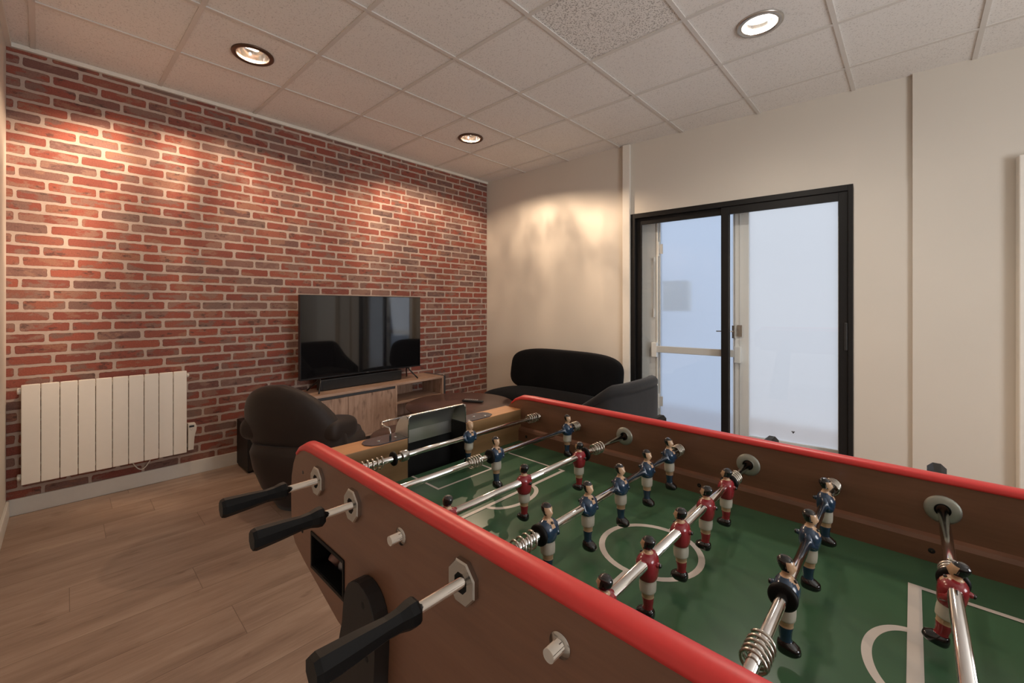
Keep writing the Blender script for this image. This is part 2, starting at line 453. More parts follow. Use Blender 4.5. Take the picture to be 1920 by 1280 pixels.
# ------------------------------------------------------------------ room shell
XR = 7.0
# back wall: plan polyline; section 2 frame: origin WA, along WT, outwards WN
WA = Vector((1.87, 4.03, 0)); WT = Vector((.995, .101, 0)).normalized(); WN = Vector((-WT.y, WT.x, 0))
MW = Matrix(((WT.x, WN.x, 0, WA.x), (WT.y, WN.y, 0, WA.y), (0, 0, 1, 0), (0, 0, 0, 1)))
struct(MB().box((-.2, -.3, -.1), (XR + .2, 5.6, 0), 'wood_laminate').build('floor'))
struct(MB().box((-.15, -.3, -.1), (0, 4.6, ZC + .1), 'brick_wallpaper').build('wall_left'))
struct(MB().box((-.15, -.15, -.1), (XR, 0, ZC + .1), 'wall_paint').build('wall_near'))
wb = MB()
wb.prism([(-.1, 3.9246), (1.87, 4.03), (1.87, 4.23), (-.1, 4.125)], -.1, ZC + .1, 'wall_paint', 'z')
DU0, DU1, DZ = .069, 1.756, 2.156
wb.box((0, 0, -.1), (DU0, .20, ZC + .1), 'wall_paint', M=MW)
wb.box((DU0, 0, DZ), (DU1, .20, ZC + .1), 'wall_paint', M=MW)
wb.box((DU1, 0, -.1), (2.075, .20, ZC + .1), 'wall_paint', M=MW)
wb.box((DU1 + .004, -.004, 0), (2.07, 0.001, 2.136), 'wall_paint', M=MW)
wb.box((2.07, -.03, -.1), (XR - 1.8, .20, ZC + .1), 'wall_paint', M=MW)
struct(wb.build('wall_back'))
struct(MB().box((XR, -.15, -.1), (XR + .15, 5.6, ZC + .1), 'wall_paint').build('wall_right'))
# made-up frame on the unseen right wall, put around the added fill lamp
wn = bpy.data.objects.new('fill_lamp_frame', None); COL.objects.link(wn); struct(wn)
q = MB()
for a_, b_, c_, d_ in ((.20, .98, 3.0, 1.05), (.20, 2.45, 3.0, 2.52), (.20, 1.05, .28, 2.45), (2.92, 1.05, 3.0, 2.45)): q.box((XR - .06, a_, b_), (XR, c_, d_), 'white_pvc', bev=.004)
q.build('fill_frame_bars', wn)
# ceiling tiles in grid cells, with round cut-outs for the lamps
gx = [1.8197 + .6 * j for j in range(-3, 10)]
def gyl(i, x): return 1.358 + .6 * i + .028 * (x - 1.82)
gx = [-.1] + [x for x in gx if x > .1]
cb = MB(); ZT = ZC + .006
for a in range(len(gx) - 1):
    for i in range(-3, 7):
        x0, x1 = gx[a], gx[a + 1]
        q = [Vector((x0, gyl(i, x0), ZT)), Vector((x1, gyl(i, x1), ZT)), Vector((x1, gyl(i + 1, x1), ZT)), Vector((x0, gyl(i + 1, x0), ZT))]
        cxm = (x0 + x1) / 2; cym = (q[0].y + q[2].y) / 2
        mat = 'ceiling_tile_speckled' if abs(cxm - 2.72) < .1 and i == 1 else 'ceiling_tile'
        lit = [l for l in LIGHTS if abs(l[0] - cxm) < .3 and abs(l[1] - cym) < .3]
        if not lit:
            cb.face([cb.bm.verts.new(p) for p in q], mat)
        else:
            lx, ly = lit[0][:2]; n = 48
            inner, outer = [], []
            for k in range(n):
                an = 2 * PI * k / n + PI / 4; dx, dy = math.cos(an), math.sin(an)
                inner.append(cb.bm.verts.new((lx + dx * .100, ly + dy * .100, ZT)))
                # hit the cell border
                best = 9
                for e in range(4):
                    A_, B_ = q[e], q[(e + 1) % 4]; ex, ey = B_.x - A_.x, B_.y - A_.y
                    den = dx * ey - dy * ex
                    if abs(den) < 1e-9: continue
                    t = ((A_.x - lx) * ey - (A_.y - ly) * ex) / den; s = ((A_.x - lx) * dy - (A_.y - ly) * dx) / den
                    if t > 0 and -1e-6 <= s <= 1 + 1e-6: best = min(best, t)
                outer.append(cb.bm.verts.new((lx + dx * best, ly + dy * best, ZT)))
            for k in range(n): cb.face([inner[k], inner[(k + 1) % n], outer[(k + 1) % n], outer[k]], mat)
            for e in range(4):      # corners left over
                near = sorted(outer, key=lambda v: (v.co - q[e]).length)[:2]
                if (near[0].co - q[e]).length > 1e-4: cb.face([near[0], near[1], cb.bm.verts.new(q[e])], mat)
cb.box((-.2, -.3, ZC + .15), (XR + .2, 5.6, ZC + .22), 'ceiling_tile')
def clip_back(mb):     # nothing of the ceiling reaches past the back wall
    for v in mb.bm.verts: pass
    g = list(mb.bm.verts) + list(mb.bm.edges) + list(mb.bm.faces)
    bmesh.ops.bisect_plane(mb.bm, geom=g, plane_co=WA + WN * .15, plane_no=WN, clear_outer=True)
clip_back(cb)
struct(cb.build('ceiling'))
gb = MB()
for x in gx[1:]: gb.box((x - .012, -.2, ZC - .001), (x + .012, 5.5, ZT - .0005), 'grid_metal')
for i in range(-3, 7):
    A_ = Vector((-.1, gyl(i, -.1), 0)); B_ = Vector((XR, gyl(i, XR), 0)); d = (B_ - A_).normalized(); nn = Vector((-d.y, d.x, 0))
    Mx = Matrix(((d.x, nn.x, 0, A_.x), (d.y, nn.y, 0, A_.y), (0, 0, 1, 0), (0, 0, 0, 1)))
    gb.box((0, -.012, ZC - .0006), ((B_ - A_).length, .012, ZT - .0006), 'grid_metal', M=Mx)
clip_back(gb); struct(gb.build('trim_1'))
# angle along the brick wall and along the near wall
t2 = MB(); t2.box((0, 0, ZC - .022), (.022, 3.94, ZC + .004), 'trim_paint'); t2.box((0.022, 0, ZC - .022), (XR, .022, ZC + .004), 'trim_paint')
struct(t2.build('trim_2'))
struct(MB().box((0, 0, 0), (.014, 3.94, .10), 'skirting_paint', bev=.003).build('baseboard_left'))
struct(MB().box((.014, 0, 0), (XR, .014, .10), 'skirting_paint', bev=.003).build('baseboard_near'))
bb = MB(); Mb = Matrix(((.9986, -.0534, 0, 0), (.0534, .9986, 0, 3.93), (0, 0, 1, 0), (0, 0, 0, 1)))
bb.box((.014, -.014, 0), (1.87, 0, .10), 'skirting_paint', bev=.003, M=Mb); bb.box((1.77, -.014, 0), (3.3, 0, .10), 'skirting_paint', M=MW) if False else None
bb.box((DU1 + .01, -.018, 0), (2.07, -.004, .10), 'skirting_paint', bev=.003, M=MW)
bb.box((2.07, -.044, 0), (2.53, -.03, .10), 'skirting_paint', bev=.003, M=MW)
struct(bb.build('baseboard_back'))
# vertical white strip by the corner of the alcove, and the cupboard edge at the far right
struct(MB().box((-.004, -.035, 0), (.070, .0, ZC), 'trim_paint', bev=.004, M=MW).build('trim_3'))
struct(MB().box((2.53, -.10, 0), (3.4, -.03, 2.17), 'trim_paint', bev=.006, M=MW).build('trim_4'))

# ------------------------------------------------------------------ black sliding glazed door
dr = bpy.data.objects.new('door_1', None); COL.objects.link(dr); struct(dr)
def bxw(mb, u0, u1, o0, o1, z0, z1, mat, bev=.002): return mb.box((u0, o0, z0), (u1, o1, z1), mat, bev=bev, M=MW)
f = MB()
bxw(f, DU0, DU0 + .045, -.012, .055, 0, DZ, 'black_frame'); bxw(f, DU1 - .030, DU1, -.012, .055, 0, DZ, 'black_frame')
bxw(f, DU0 + .045, DU1 - .03, -.012, .055, DZ - .045, DZ, 'black_frame'); bxw(f, DU0 + .045, DU1 - .03, -.012, .055, 0, .045, 'black_frame')
f.build('door_frame', dr)
def sash(u0, u1, o0, o1, sl, sr, top, bot):
    q = MB()
    bxw(q, u0, u0 + sl, o0, o1, .045, DZ - .045, 'black_frame'); bxw(q, u1 - sr, u1, o0, o1, .045, DZ - .045, 'black_frame')
    bxw(q, u0 + sl, u1 - sr, o0, o1, DZ - .045 - top, DZ - .045, 'black_frame'); bxw(q, u0 + sl, u1 - sr, o0, o1, .045, .045 + bot, 'black_frame')
    s = q.build('door_sash', dr)
    g = MB(); om = (o0 + o1) / 2; bxw(g, u0 + sl - .005, u1 - sr + .005, om - .003, om + .003, .045 + bot - .005, DZ - .045 - top + .005, 'clear_glass', 0)
    g.build('glass_pane', s); return s
sash(DU0 + .045, .935, .027, .049, .050, .050, .060, .07)
s2 = sash(.872, DU1 - .03, .000, .022, .058, .055, .066, .07)
h = MB(); bxw(h, 1.702, 1.724, -.006, .001, .935, 1.14, 'dark_plastic', .004); h.build('door_handle', s2)
# ------------------------------------------------------------------ white outer door with frosted glass, behind the sliding door
dw = bpy.data.objects.new('door_2', None); COL.objects.link(dw); struct(dw)
O0, O1 = .135, .180
f = MB()
bxw(f, DU0, .292, O0, O1 + .01, 0, DZ, 'white_pvc'); bxw(f, .275, .291, O0 - .010, O0 + .002, 0, DZ, 'white_pvc')
bxw(f, 1.668, DU1, O0, O1, 0, DZ, 'white_pvc'); bxw(f, .292, 1.668, O0, O1, DZ - .060, DZ, 'white_pvc'); bxw(f, .292, 1.668, O0, O1, 0, .05, 'white_pvc')
f.build('door_frame', dw)
f = MB()
bxw(f, .298, .309, O0, O1, .05, DZ - .06, 'grey_pvc'); bxw(f, .942, .953, O0, O1, .05, DZ - .06, 'grey_pvc')
lf = f.build('door_leaf', dw)
g = MB(); bxw(g, .309, .942, O0 + .015, O0 + .021, .05, DZ - .06, 'frosted_glass_blue', 0); g.build('frosted_pane', lf)
f = MB(); bxw(f, .957, 1.064, O0 - .006, O1, .05, DZ - .06, 'white_pvc'); bxw(f, 1.064, 1.668, O0, O1, .05, .155, 'white_pvc')
bxw(f, .992, .998, O0 - .010, O0 - .005, .05, DZ - .06, 'grey_pvc', 0)
rf = f.build('door_leaf', dw)
g = MB(); bxw(g, 1.064, 1.668, O0 + .015, O0 + .021, .155, DZ - .06, 'frosted_glass', 0); g.build('frosted_pane', rf)
for z in (1.815, .35): g = MB(); bxw(g, .288, .302, O0 - .018, O0, z - .07, z + .07, 'white_pvc'); bxw(g, .300, .336, O0 - .012, O0, z - .047, z + .047, 'grey_pvc'); g.build('door_hinge', dw)
g = MB(); bxw(g, .935, .958, O0 - .014, O0 - .002, .985, 1.095, 'brushed_steel'); bxw(g, .975, 1.015, O0 - .018, O0 - .008, 1.0, 1.10, 'brushed_steel')
g.tube([MW @ Vector((.946, O0, 1.045)), MW @ Vector((.946, O0 - .035, 1.045)), MW @ Vector((.815, O0 - .040, 1.043))], .006, 'brushed_steel', 10); g.build('door_handle', dw)
bar = MB(); bxw(bar, .262, .985, O0 - .046, O0 - .026, .822, .884, 'grey_pvc', .004)
for u in (.238, .958): bxw(bar, u, u + .050, O0 - .048, O0 - .006, .775, .915, 'white_pvc', .004)
tag(bar.build('security_bar'), 'white horizontal bar fixed across the frosted outer door leaf', 'bar')
rd = MB(); bxw(rd, .247, .260, O0 - .026, O0 - .002, 1.155, 1.24, 'white_pvc', .004); bxw(rd, .251, .256, O0 - .022, O0 - .014, 1.22, 1.74, 'grey_pvc', .001); bxw(rd, .249, .258, O0 - .024, O0 - .002, 1.70, 1.74, 'white_pvc', .002)
tag(rd.build('window_rod'), 'thin white vertical control rod on the jamb beside the frosted leaf', 'rod')
ob = thing('wall_box', MW @ Vector((.33, .60, 1.21)), 'blurred beige box hanging behind the frosted glass outside', 'box')
o_ = MB(); bxw(o_, .232, .475, .45, .60, 1.215, 1.52, 'beige_box', .006); o_.build('box_body', ob)
o_ = MB(); bxw(o_, .227, .48, .443, .45, 1.500, 1.525, 'beige_box', .002); o_.build('box_lid', ob)
fl = MB(); pc = MW @ Vector((1.38, O0 + .007, .238)); fl.sellip(pc, (.006, .004, .009), 'dark_plastic', 1, 1, 10, 8)
for s_ in (-1, 1): fl.sellip(pc + Vector((.007 * s_, -.002, .006)), (.006, .0015, .004), 'dark_plastic', 1, 1, 8, 6)
tag(fl.build('housefly'), 'tiny dark fly resting low on the right frosted pane', 'insect')

# ------------------------------------------------------------------ recessed downlights
dl_labels = ['bronze-rimmed recessed downlight nearest the left end of the brick wall', 'small bronze-rimmed recessed downlight glowing near the far corner', 'bright silver-rimmed recessed downlight at upper right with white glare']
for i, (x, y, wt, col, _) in enumerate(LIGHTS):
    t = thing('ceiling_downlight', (x, y, ZC), dl_labels[i], 'ceiling light', 'recessed ceiling downlights')
    rm = 'bronze_ring' if i < 2 else 'nickel_ring'
    r = MB(); r.lathe((x, y, ZC), [(.092, .006), (.0925, -.002), (.099, -.006), (.112, -.005), (.1165, .0), (.1165, .006)], rm, 48); r.build('trim_ring', t)
    r = MB(); r.lathe((x, y, ZC), [(.092, .004), (.091, .02), (.083, .05), (.066, .078), (.035, .095), (.001, .099)], 'reflector', 48)
    bw = r.build('reflector_bowl', t)
    r = MB(); r.lathe((x, y, ZC), [(.0915, .0005), (.0925, -.003), (.0895, -.0035), (.0885, .0005)], 'bulb_warm' if False else 'chrome', 48); r.build('inner_ring', t)
    for s_ in ((-1, 1) if i < 2 else ()):
        r = MB(); r.tube([(x + s_ * .028, y - .040, ZC + .062), (x + s_ * .028, y - .03, ZC + .062), (x + s_ * .028, y + .03, ZC + .062), (x + s_ * .028, y + .04, ZC + .062)], [.008, .014, .014, .008], 'bulb_bright' if i == 2 else 'bulb_warm', 12); r.build('lamp_tube', t)
    if i == 2:
        r = MB(); r.lathe((x, y, ZC + .052), [(.081, 0), (.001, .003)], 'bulb_bright', 32); r.build('glowing_diffuser', t)

# ------------------------------------------------------------------ electric radiator
rt = thing('wall_radiator', (0, .457, .19), 'cream electric radiator with ten flat fins on the brick wall', 'radiator')
n = 10; y0, y1 = .061, .856; wd = (y1 - y0) / n
for k in range(n):
    a = y0 + k * wd + .0014; b = y0 + (k + 1) * wd - .0014
    q = MB(); q.box((.066, a, .192), (.080, b, .790), 'radiator_enamel', bev=.004); q.box((.022, a + .010, .20), (.067, b - .010, .785), 'radiator_enamel')
    q.build('radiator_fin', rt)
for z in (.752, .235): MB().tube([(.045, .045, z), (.045, .87, z)], .014, 'radiator_enamel').build('manifold', rt)
for z in (.752, .235):
    q = MB(); q.lathe((.05, .046, z), [(0.001, 0), (.020, 0), (.021, .006), (.018, .016), (.001, .016)], 'white_plastic', 6, 'y'); q.build('end_cap', rt)
q = MB(); q.lathe((.05, .858, .752), [(.001, 0), (.015, 0), (.015, .008), (.010, .014), (.001, .014)], 'white_plastic', 12, 'y'); q.build('end_cap', rt)
q = MB(); q.prism([(.862, .205), (.895, .205), (.897, .30), (.912, .345), (.914, .372), (.906, .397), (.862, .40)], .030, .082, 'white_plastic', 'x', bev=.003)
cbx = q.build('thermostat_box', rt)
q = MB(); q.box((.0815, .868, .372), (.0835, .898, .386), 'dark_plastic'); q.build('thermostat_display', cbx)
for (yy, zz) in ((.877, .362), (.889, .362), (.883, .353)): MB().lathe((.082, yy, zz), [(.004, 0), (.0035, .002), (.001, .002)], 'grid_metal', 10, 'x').build('thermostat_button', cbx)
for yy in (.16, .76):
    MB().box((0, yy - .012, .70), (.04, yy + .012, .76), 'radiator_enamel').build('wall_bracket', rt); MB().box((0, yy - .012, .23), (.04, yy + .012, .28), 'radiator_enamel').build('wall_bracket', rt)
pts = [(.03, .555 + .11 * t, .20 - .075 * math.sin(PI * t)) for t in [k / 14 for k in range(15)]]
tag(MB().tube(pts, .0035, 'white_plastic', 8).build('power_cable'), 'thin white cable looping below the cream radiator', 'cable')

# ------------------------------------------------------------------ media cabinet, TV, soundbar, subwoofer
CR = .06
cab = thing('media_cabinet', (.20, 2.2, 0), 'low oak-effect TV cabinet with two doors and an open niche', 'cabinet', rz=CR)
# local frame: x depth (front +.18), y length (-.79 .. +.79)
F, B, Y0, Y1, ZT_, ZB = .18, -.17, -.80, .785, .53, .10
q = MB(); q.box((B, Y0, ZT_ - .022), (F, Y1, ZT_), 'cabinet_oak_top', bev=.001); lp(q, 'top_board', cab)
q = MB(); q.box((B, Y0, ZB), (F, Y1, ZB + .02), 'cabinet_oak_top'); lp(q, 'bottom_board', cab)
for yy in (Y0, Y1 - .02, .188):
    q = MB(); q.box((B, yy, ZB + .02), (F, yy + .02, ZT_ - .022), 'cabinet_oak'); lp(q, 'side_panel', cab)
q = MB(); q.box((B, Y1, ZB - .0), (F, Y1 + .026, ZT_ + .002), 'graphite'); lp(q, 'dark_end_panel', cab)
q = MB(); q.box((B, Y0 + .02, ZB + .02), (B + .008, Y1 - .02, ZT_ - .022), 'cabinet_oak'); lp(q, 'back_panel', cab)
q = MB(); q.box((F - .02, Y0 + .02, ZT_ - .045), (F - .006, .188, ZT_ - .022), 'graphite'); lp(q, 'grip_strip', cab)
for a, b in ((Y0 + .022, -.290), (-.286, .187)):
    q = MB(); q.box((F - .018, a, ZB + .022), (F, b, ZT_ - .048), 'cabinet_oak', bev=.001); lp(q, 'door', cab)
q = MB(); q.box((B, .208, .325), (F - .02, Y1 - .02, .343), 'cabinet_oak_top'); lp(q, 'shelf', cab)
for xx in (-.13, .13):
    for yy in (-.74, .72):
        q = MB(); q.tube([(xx, yy, 0), (xx, yy, ZB)], [.012, .018], 'graphite', 12); lp(q, 'leg', cab)
# TV
TVR = math.radians(2.75)
TX, TY = .25, 2.175
tv = thing('television', (TX, TY, .53), 'large flat black television standing on the oak cabinet', 'television', rz=TVR)
HW, Z0, Z1 = .604, .115, .829
q = MB(); q.box((-.045, -HW, Z0), (.0, HW, Z1), 'tv_body', bev=.003); q.box((-.075, -HW * .8, Z0 + .02), (-.045, HW * .8, Z1 - .25), 'tv_body', bev=.01); lp(q, 'housing', tv)
q = MB(); q.box((-.001, -HW + .006, Z0 + .014), (.0012, HW - .006, Z1 - .006), 'tv_glass'); lp(q, 'screen', tv)
q = MB(); q.box((.0, -.012, Z0 + .004), (.0015, .012, Z0 + .009), 'chrome'); lp(q, 'maker_badge', tv)
for yy, s_ in ((-.44, -1), (.46, 1)):
    q = MB()
    q.tube([(-.02, yy, Z0 + .01), (.01, yy, Z0 - .02), (.085, yy + s_ * .05, .008)], .007, 'tv_body', 8)
    q.tube([(-.02, yy, Z0 + .01), (-.04, yy, Z0 - .02), (-.12, yy + s_ * .06, .008)], .007, 'tv_body', 8); lp(q, 'foot', tv)
sb = thing('soundbar', (.165, 2.165, .531), 'long black soundbar on the cabinet under the television', 'speaker', rz=TVR)
q = MB(); q.box((-.02, -.42, .0), (.065, .40, .100), 'tv_body', bev=.012); lp(q, 'bar_body', sb)
q = MB(); q.box((.0655, -.40, .008), (.067, .38, .078), 'dark_plastic', bev=.0005); lp(q, 'grille', sb)
sw = thing('subwoofer', (.155, 1.27, 0), 'black subwoofer box on the floor by the brick wall behind the armchair', 'speaker')
q = MB(); q.box((.015, 1.185, .012), (.30, 1.355, .365), 'black_board', bev=.004); q.build('speaker_cabinet', sw)
q = MB(); q.box((.30, 1.195, .022), (.306, 1.345, .355), 'dark_plastic', bev=.002); q.build('grille', sw)
for a in (.035, .28):
    for b in (1.205, 1.335):
        q = MB(); q.lathe((a, b, 0), [(.012, 0), (.012, .013)], 'black_rubber', 12, cap=True); q.build('foot', sw)

# ------------------------------------------------------------------ coffee tables, remote
def round_table(x, y, z, r, label, group):
    t = thing('coffee_table', (x, y, 0), label, 'coffee table', group)
    q = MB(); q.lathe((x, y, z), [(.001, -.022), (r - .02, -.022), (r - .004, -.016), (r, -.008), (r - .001, -.002), (r - .004, 0), (.001, 0)], 'table_marble', 72); q.build('tabletop', t)
    for k in range(3):
        a = .3 + k * 2 * PI / 3
        q = MB(); q.tube([(x + math.cos(a) * r * .62, y + math.sin(a) * r * .62, z - .022), (x + math.cos(a) * r * .86, y + math.sin(a) * r * .86, 0)], [.014, .010], 'graphite', 12); q.build('leg', t)
round_table(1.18, 2.52, .45, .447, 'taller round brown stone-effect coffee table with a remote on it', 'nested coffee tables')
round_table(1.465, 1.870, .40, .275, 'lower dark round coffee table beside the brown armchair', 'nested coffee tables')
rc = thing('remote_control', (1.225, 2.62, .45), 'black remote control lying on the taller round coffee table', 'remote control', rz=math.radians(-62))
q = MB(); q.sellip((0, 0, .011), (.022, .095, .010), 'dark_plastic', .45, .35, 24, 10); lp(q, 'remote_body', rc)
for r_ in range(7):
    for c_ in (-1, 0, 1): q = MB(); q.box((c_ * .011 - .0035, -.07 + r_ * .018, .0205), (c_ * .011 + .0035, -.064 + r_ * .018, .0225), 'grid_metal'); lp(q, 'remote_button', rc)

# ------------------------------------------------------------------ sofa
so = thing('sofa', (1.40, 3.45, 0), 'black two-seat velvet sofa with an oval back cushion against the wall', 'sofa', rz=math.radians(3))
def bend_back(k, lean):
    def fn(q):
        return Vector((q.x, q.y - k * q.x * q.x + lean * q.z, q.z))
    return fn
q = MB(); q.sellip((-.03, .30, .585), (.655, .11, .225), 'velvet_black', .52, .6, 64, 30, fn=lambda v: Vector((v.x, v.y - .10 * v.x ** 2 + .18 * v.z, v.z - .012 * math.copysign(1, 1) * v.x))); lp(q, 'back_cushion', so)
q = MB(); q.sellip((-.03, -.03, .31), (.690, .34, .125), 'velvet_black', .55, .62, 64, 26); lp(q, 'seat_cushion', so)
q = MB(); q.sellip((0, -.02, .16), (.62, .30, .06), 'velvet_black', .5, .6, 48, 16); lp(q, 'base', so)
for xx in (-.5, .5):
    for yy in (-.25, .2):
        q = MB(); q.tube([(xx * 1.05, yy * 1.08, 0), (xx, yy, .12)], [.012, .02], 'graphite', 12); lp(q, 'leg', so)

# ------------------------------------------------------------------ brown armchair (seen from behind)
WARP = lambda v: Vector((v.x, v.y + .75 * v.x ** 2 - .20 * v.z, v.z - (.24 * v.x + .45 * v.x * v.x if v.x > 0 else .0)))
ac = thing('armchair', (1.04, 1.41, 0), 'dark brown armchair with a rounded back turned to the foosball table', 'armchair', rz=math.atan2(.6, .8))
q = MB(); q.sellip((0, -.31, .555), (.325, .085, .245), 'leather_brown', .86, .75, 64, 30, fn=WARP); bc = lp(q, 'back_cushion', ac)
pp = []
for k in range(65):
    a = 2 * PI * k / 64; x = .325 * math.copysign(abs(math.cos(a)) ** .86, math.cos(a)); z = .238 * math.copysign(abs(math.sin(a)) ** .86, math.sin(a))
    pp.append(tuple(Vector((0, -.305, .555)) + WARP(Vector((x * .965, .012, z)))))
q = MB(); q.tube(pp, .005, 'black_rubber', 8, cap=False); lp(q, 'piping', bc)
q = MB(); q.sellip((0, -.05, .335), (.29, .29, .10), 'leather_brown', .6, .6, 56, 24); lp(q, 'seat_cushion', ac)
for s_ in (-1, 1):
    q = MB(); q.sellip((s_ * .240, -.19, .505), (.080, .15, .080), 'leather_brown', .75, .45, 36, 24, fn=lambda v: Vector((v.x, v.y, v.z + v.y * -.10))); lp(q, 'armrest', ac)
q = MB()
rings = []
for z, sx, sy, cy in ((.0, .20, .20, -.04), (.04, .22, .22, -.04), (.15, .27, .27, -.06), (.28, .300, .30, -.08), (.38, .31, .31, -.09), (.44, .29, .29, -.09)):
    rings.append([Vector((sx * math.copysign(abs(math.cos(a)) ** .75, math.cos(a)), cy + sy * math.copysign(abs(math.sin(a)) ** .75, math.sin(a)), z)) for a in [2 * PI * k / 48 for k in range(48)]])
q.rings(rings, 'leather_brown'); lp(q, 'base', ac)

# ------------------------------------------------------------------ grey velvet tub armchair
ag = thing('armchair', (2.33, 2.855, 0), 'charcoal grey velvet tub armchair with sloping sides beside the black sofa', 'armchair')
def tubpath():
    P = []          # near arm front -> back corner -> far arm front (local coords, chair faces -x)
    for k in range(13): P.append((-.30 + .48 * k / 12, -.30))
    for k in range(1, 16):
        a = -PI / 2 + PI * k / 16
        P.append((.18 + .105 * abs(math.cos(a)) ** .55, math.copysign(abs(math.sin(a)) ** .75, math.sin(a)) * .30))
    for k in range(13): P.append((.18 - .48 * k / 12, .30))
    return P
TP = tubpath()
def tub_h(x):       # top height by position along the depth
    K = [(-.30, .46), (-.20, .50), (-.08, .552), (0, .592), (.13, .682), (.20, .735), (.25, .772), (.40, .785)]
    for (a, ha), (b, hb) in zip(K[:-1], K[1:]):
        if x <= b: return ha + (hb - ha) * (x - a) / (b - a)
    return K[-1][1]
rings = []
for i, (x, y) in enumerate(TP):
    a = Vector((*TP[max(0, i - 1)], 0)); b = Vector((*TP[min(len(TP) - 1, i + 1)], 0)); t = (b - a).normalized(); nn = Vector((t.y, -t.x, 0))
    h = tub_h(x); c = Vector((x, y, 0)); w_ = .036
    sec = [(w_, .10), (w_ + .004, .25), (w_ + .004, h - .075), (w_ - .003, h - .066), (w_ + .006, h - .055), (w_ + .005, h - .03), (w_ * .7, h - .008), (0, h), (-w_ * .7, h - .008), (-w_, h - .03), (-w_, .25), (-w_, .10)]
    rings.append([c + nn * o + Vector((0, 0, z)) for o, z in sec])
q = MB(); q.rings(rings, 'velvet_grey'); lp(q, 'shell', ag)
q = MB(); q.sellip((-.03, 0, .34), (.27, .265, .08), 'velvet_grey', .5, .35, 48, 20); lp(q, 'seat_cushion', ag)
q = MB(); q.box((-.28, -.265, .10), (.22, .265, .29), 'velvet_grey', bev=.03); lp(q, 'base', ag)
for xx in (-.24, .18):
    for yy in (-.23, .23):
        q = MB(); q.tube([(xx * 1.08, yy * 1.08, 0), (xx, yy, .10)], [.011, .018], 'graphite', 12); lp(q, 'leg', ag)

# ------------------------------------------------------------------ foosball table
YN0, YN1 = .609, .635           # near side board (outer, inner)
YF0, YF1 = 1.316, 1.342         # far side board (inner, outer)
XL, XM = 2.881, 3.5835          # left tip, middle
XRt = 2 * XM - XL
ZF, ZR = .803, .8965            # playfield, rods
ft = thing('foosball_table', (XM, .975, 0), 'wooden foosball table with red rims and a green playfield', 'foosball table')
left = [(3.20, .642), (3.128, .649), (2.958, .697), (2.905, .716), (2.889, .735), (2.882, .78), (2.881, .825), (2.885, .865), (2.896, .895), (2.911, .917), (2.935, .935), (2.965, .944), (3.00, .946)]
outline = left + [(2 * XM - x, z) for x, z in reversed(left)]
def board(name, ya, yb, holes, mat):
    cu = bpy.data.curves.new(name, 'CURVE'); cu.dimensions = '2D'; cu.fill_mode = 'BOTH'
    for poly in [outline] + holes:
        sp = cu.splines.new('POLY'); sp.points.add(len(poly) - 1); sp.use_cyclic_u = True
        for p, (x, z) in zip(sp.points, poly): p.co = (x - XM, z, 0, 1)
    cu.extrude = abs(yb - ya) / 2 - .001; cu.bevel_depth = .001
    ob_ = bpy.data.objects.new(name, cu); COL.objects.link(ob_)
    dg = bpy.context.evaluated_depsgraph_get(); me = bpy.data.meshes.new_from_object(ob_.evaluated_get(dg))
    bpy.data.objects.remove(ob_); me.name = name
    M = Matrix(((1, 0, 0, 0), (0, 0, -1, (ya + yb) / 2 - .975), (0, 1, 0, 0), (0, 0, 0, 1)))
    me.transform(M); me.materials.clear(); me.materials.append(MATS[mat])
    o = bpy.data.objects.new(name, me); COL.objects.link(o); o.parent = ft; return o
bx = [(3.005, .771), (3.005, .706), (3.151, .706), (3.151, .771)]
board('side_board', YN0, YN1, [bx], 'beech_panel'); board('side_board', YF0, YF1, [], 'beech_panel')
# red rims: rounded cap following the top edge
rl = [(2.917, .9225), (2.935, .935), (2.965, .944), (3.00, .946)]
rl = rl + [(3.1, .946), (3.35, .946)]; rl = rl + [(2 * XM - x, z) for x, z in reversed(rl)]
for ya, yb in ((YN0, YN1), (YF0, YF1)):
    q = MB(); rings = []; yc = (ya + yb) / 2
    for i, (x, z) in enumerate(rl):
        a = Vector((rl[max(0, i - 1)][0], rl[max(0, i - 1)][1])); b = Vector((rl[min(len(rl) - 1, i + 1)][0], rl[min(len(rl) - 1, i + 1)][1])); t = (b - a).normalized(); nx, nz = -t.y, t.x
        sec = []
        for k in range(13):
            an = PI * k / 12; oy = -.0155 * math.cos(an); on = (.012 if ya < 1 else .0095) * (math.sin(an) ** .6) * min(1, min(i, len(rl) - 1 - i) * .45 + .1)
            sec.append((oy, on + (.002 if ya < 1 else 0)))
        sec = [(-.0155, -.003)] + sec + [(.0155, -.003)]
        rings.append([Vector((x + nx * on, yc + oy, z + nz * on)) for oy, on in sec])
    q.rings(rings, 'red_rubber'); q.build('rim', ft)
# inner ledge boards
for (a, b, c) in ((YF0, YF0 - .012, 1), (YN1, YN1 + .012, 1)):
    q = MB(); q.prism([(a, .79), (b, .79), (b, .838), (b + (a - b) * .25, .8455), (a, .849)], 2.962, 2 * XM - 2.962, 'beech_panel', 'x'); q.build('ledge', ft)
for xx in (2.997, 3.557, 3.957): MB().lathe((xx, YF0 - .0125, .823), [(.001, 0), (.0045, 0), (.005, .0008), (.005, .002)], 'hole_black', 14, 'y').build('ledge_hole', ft)
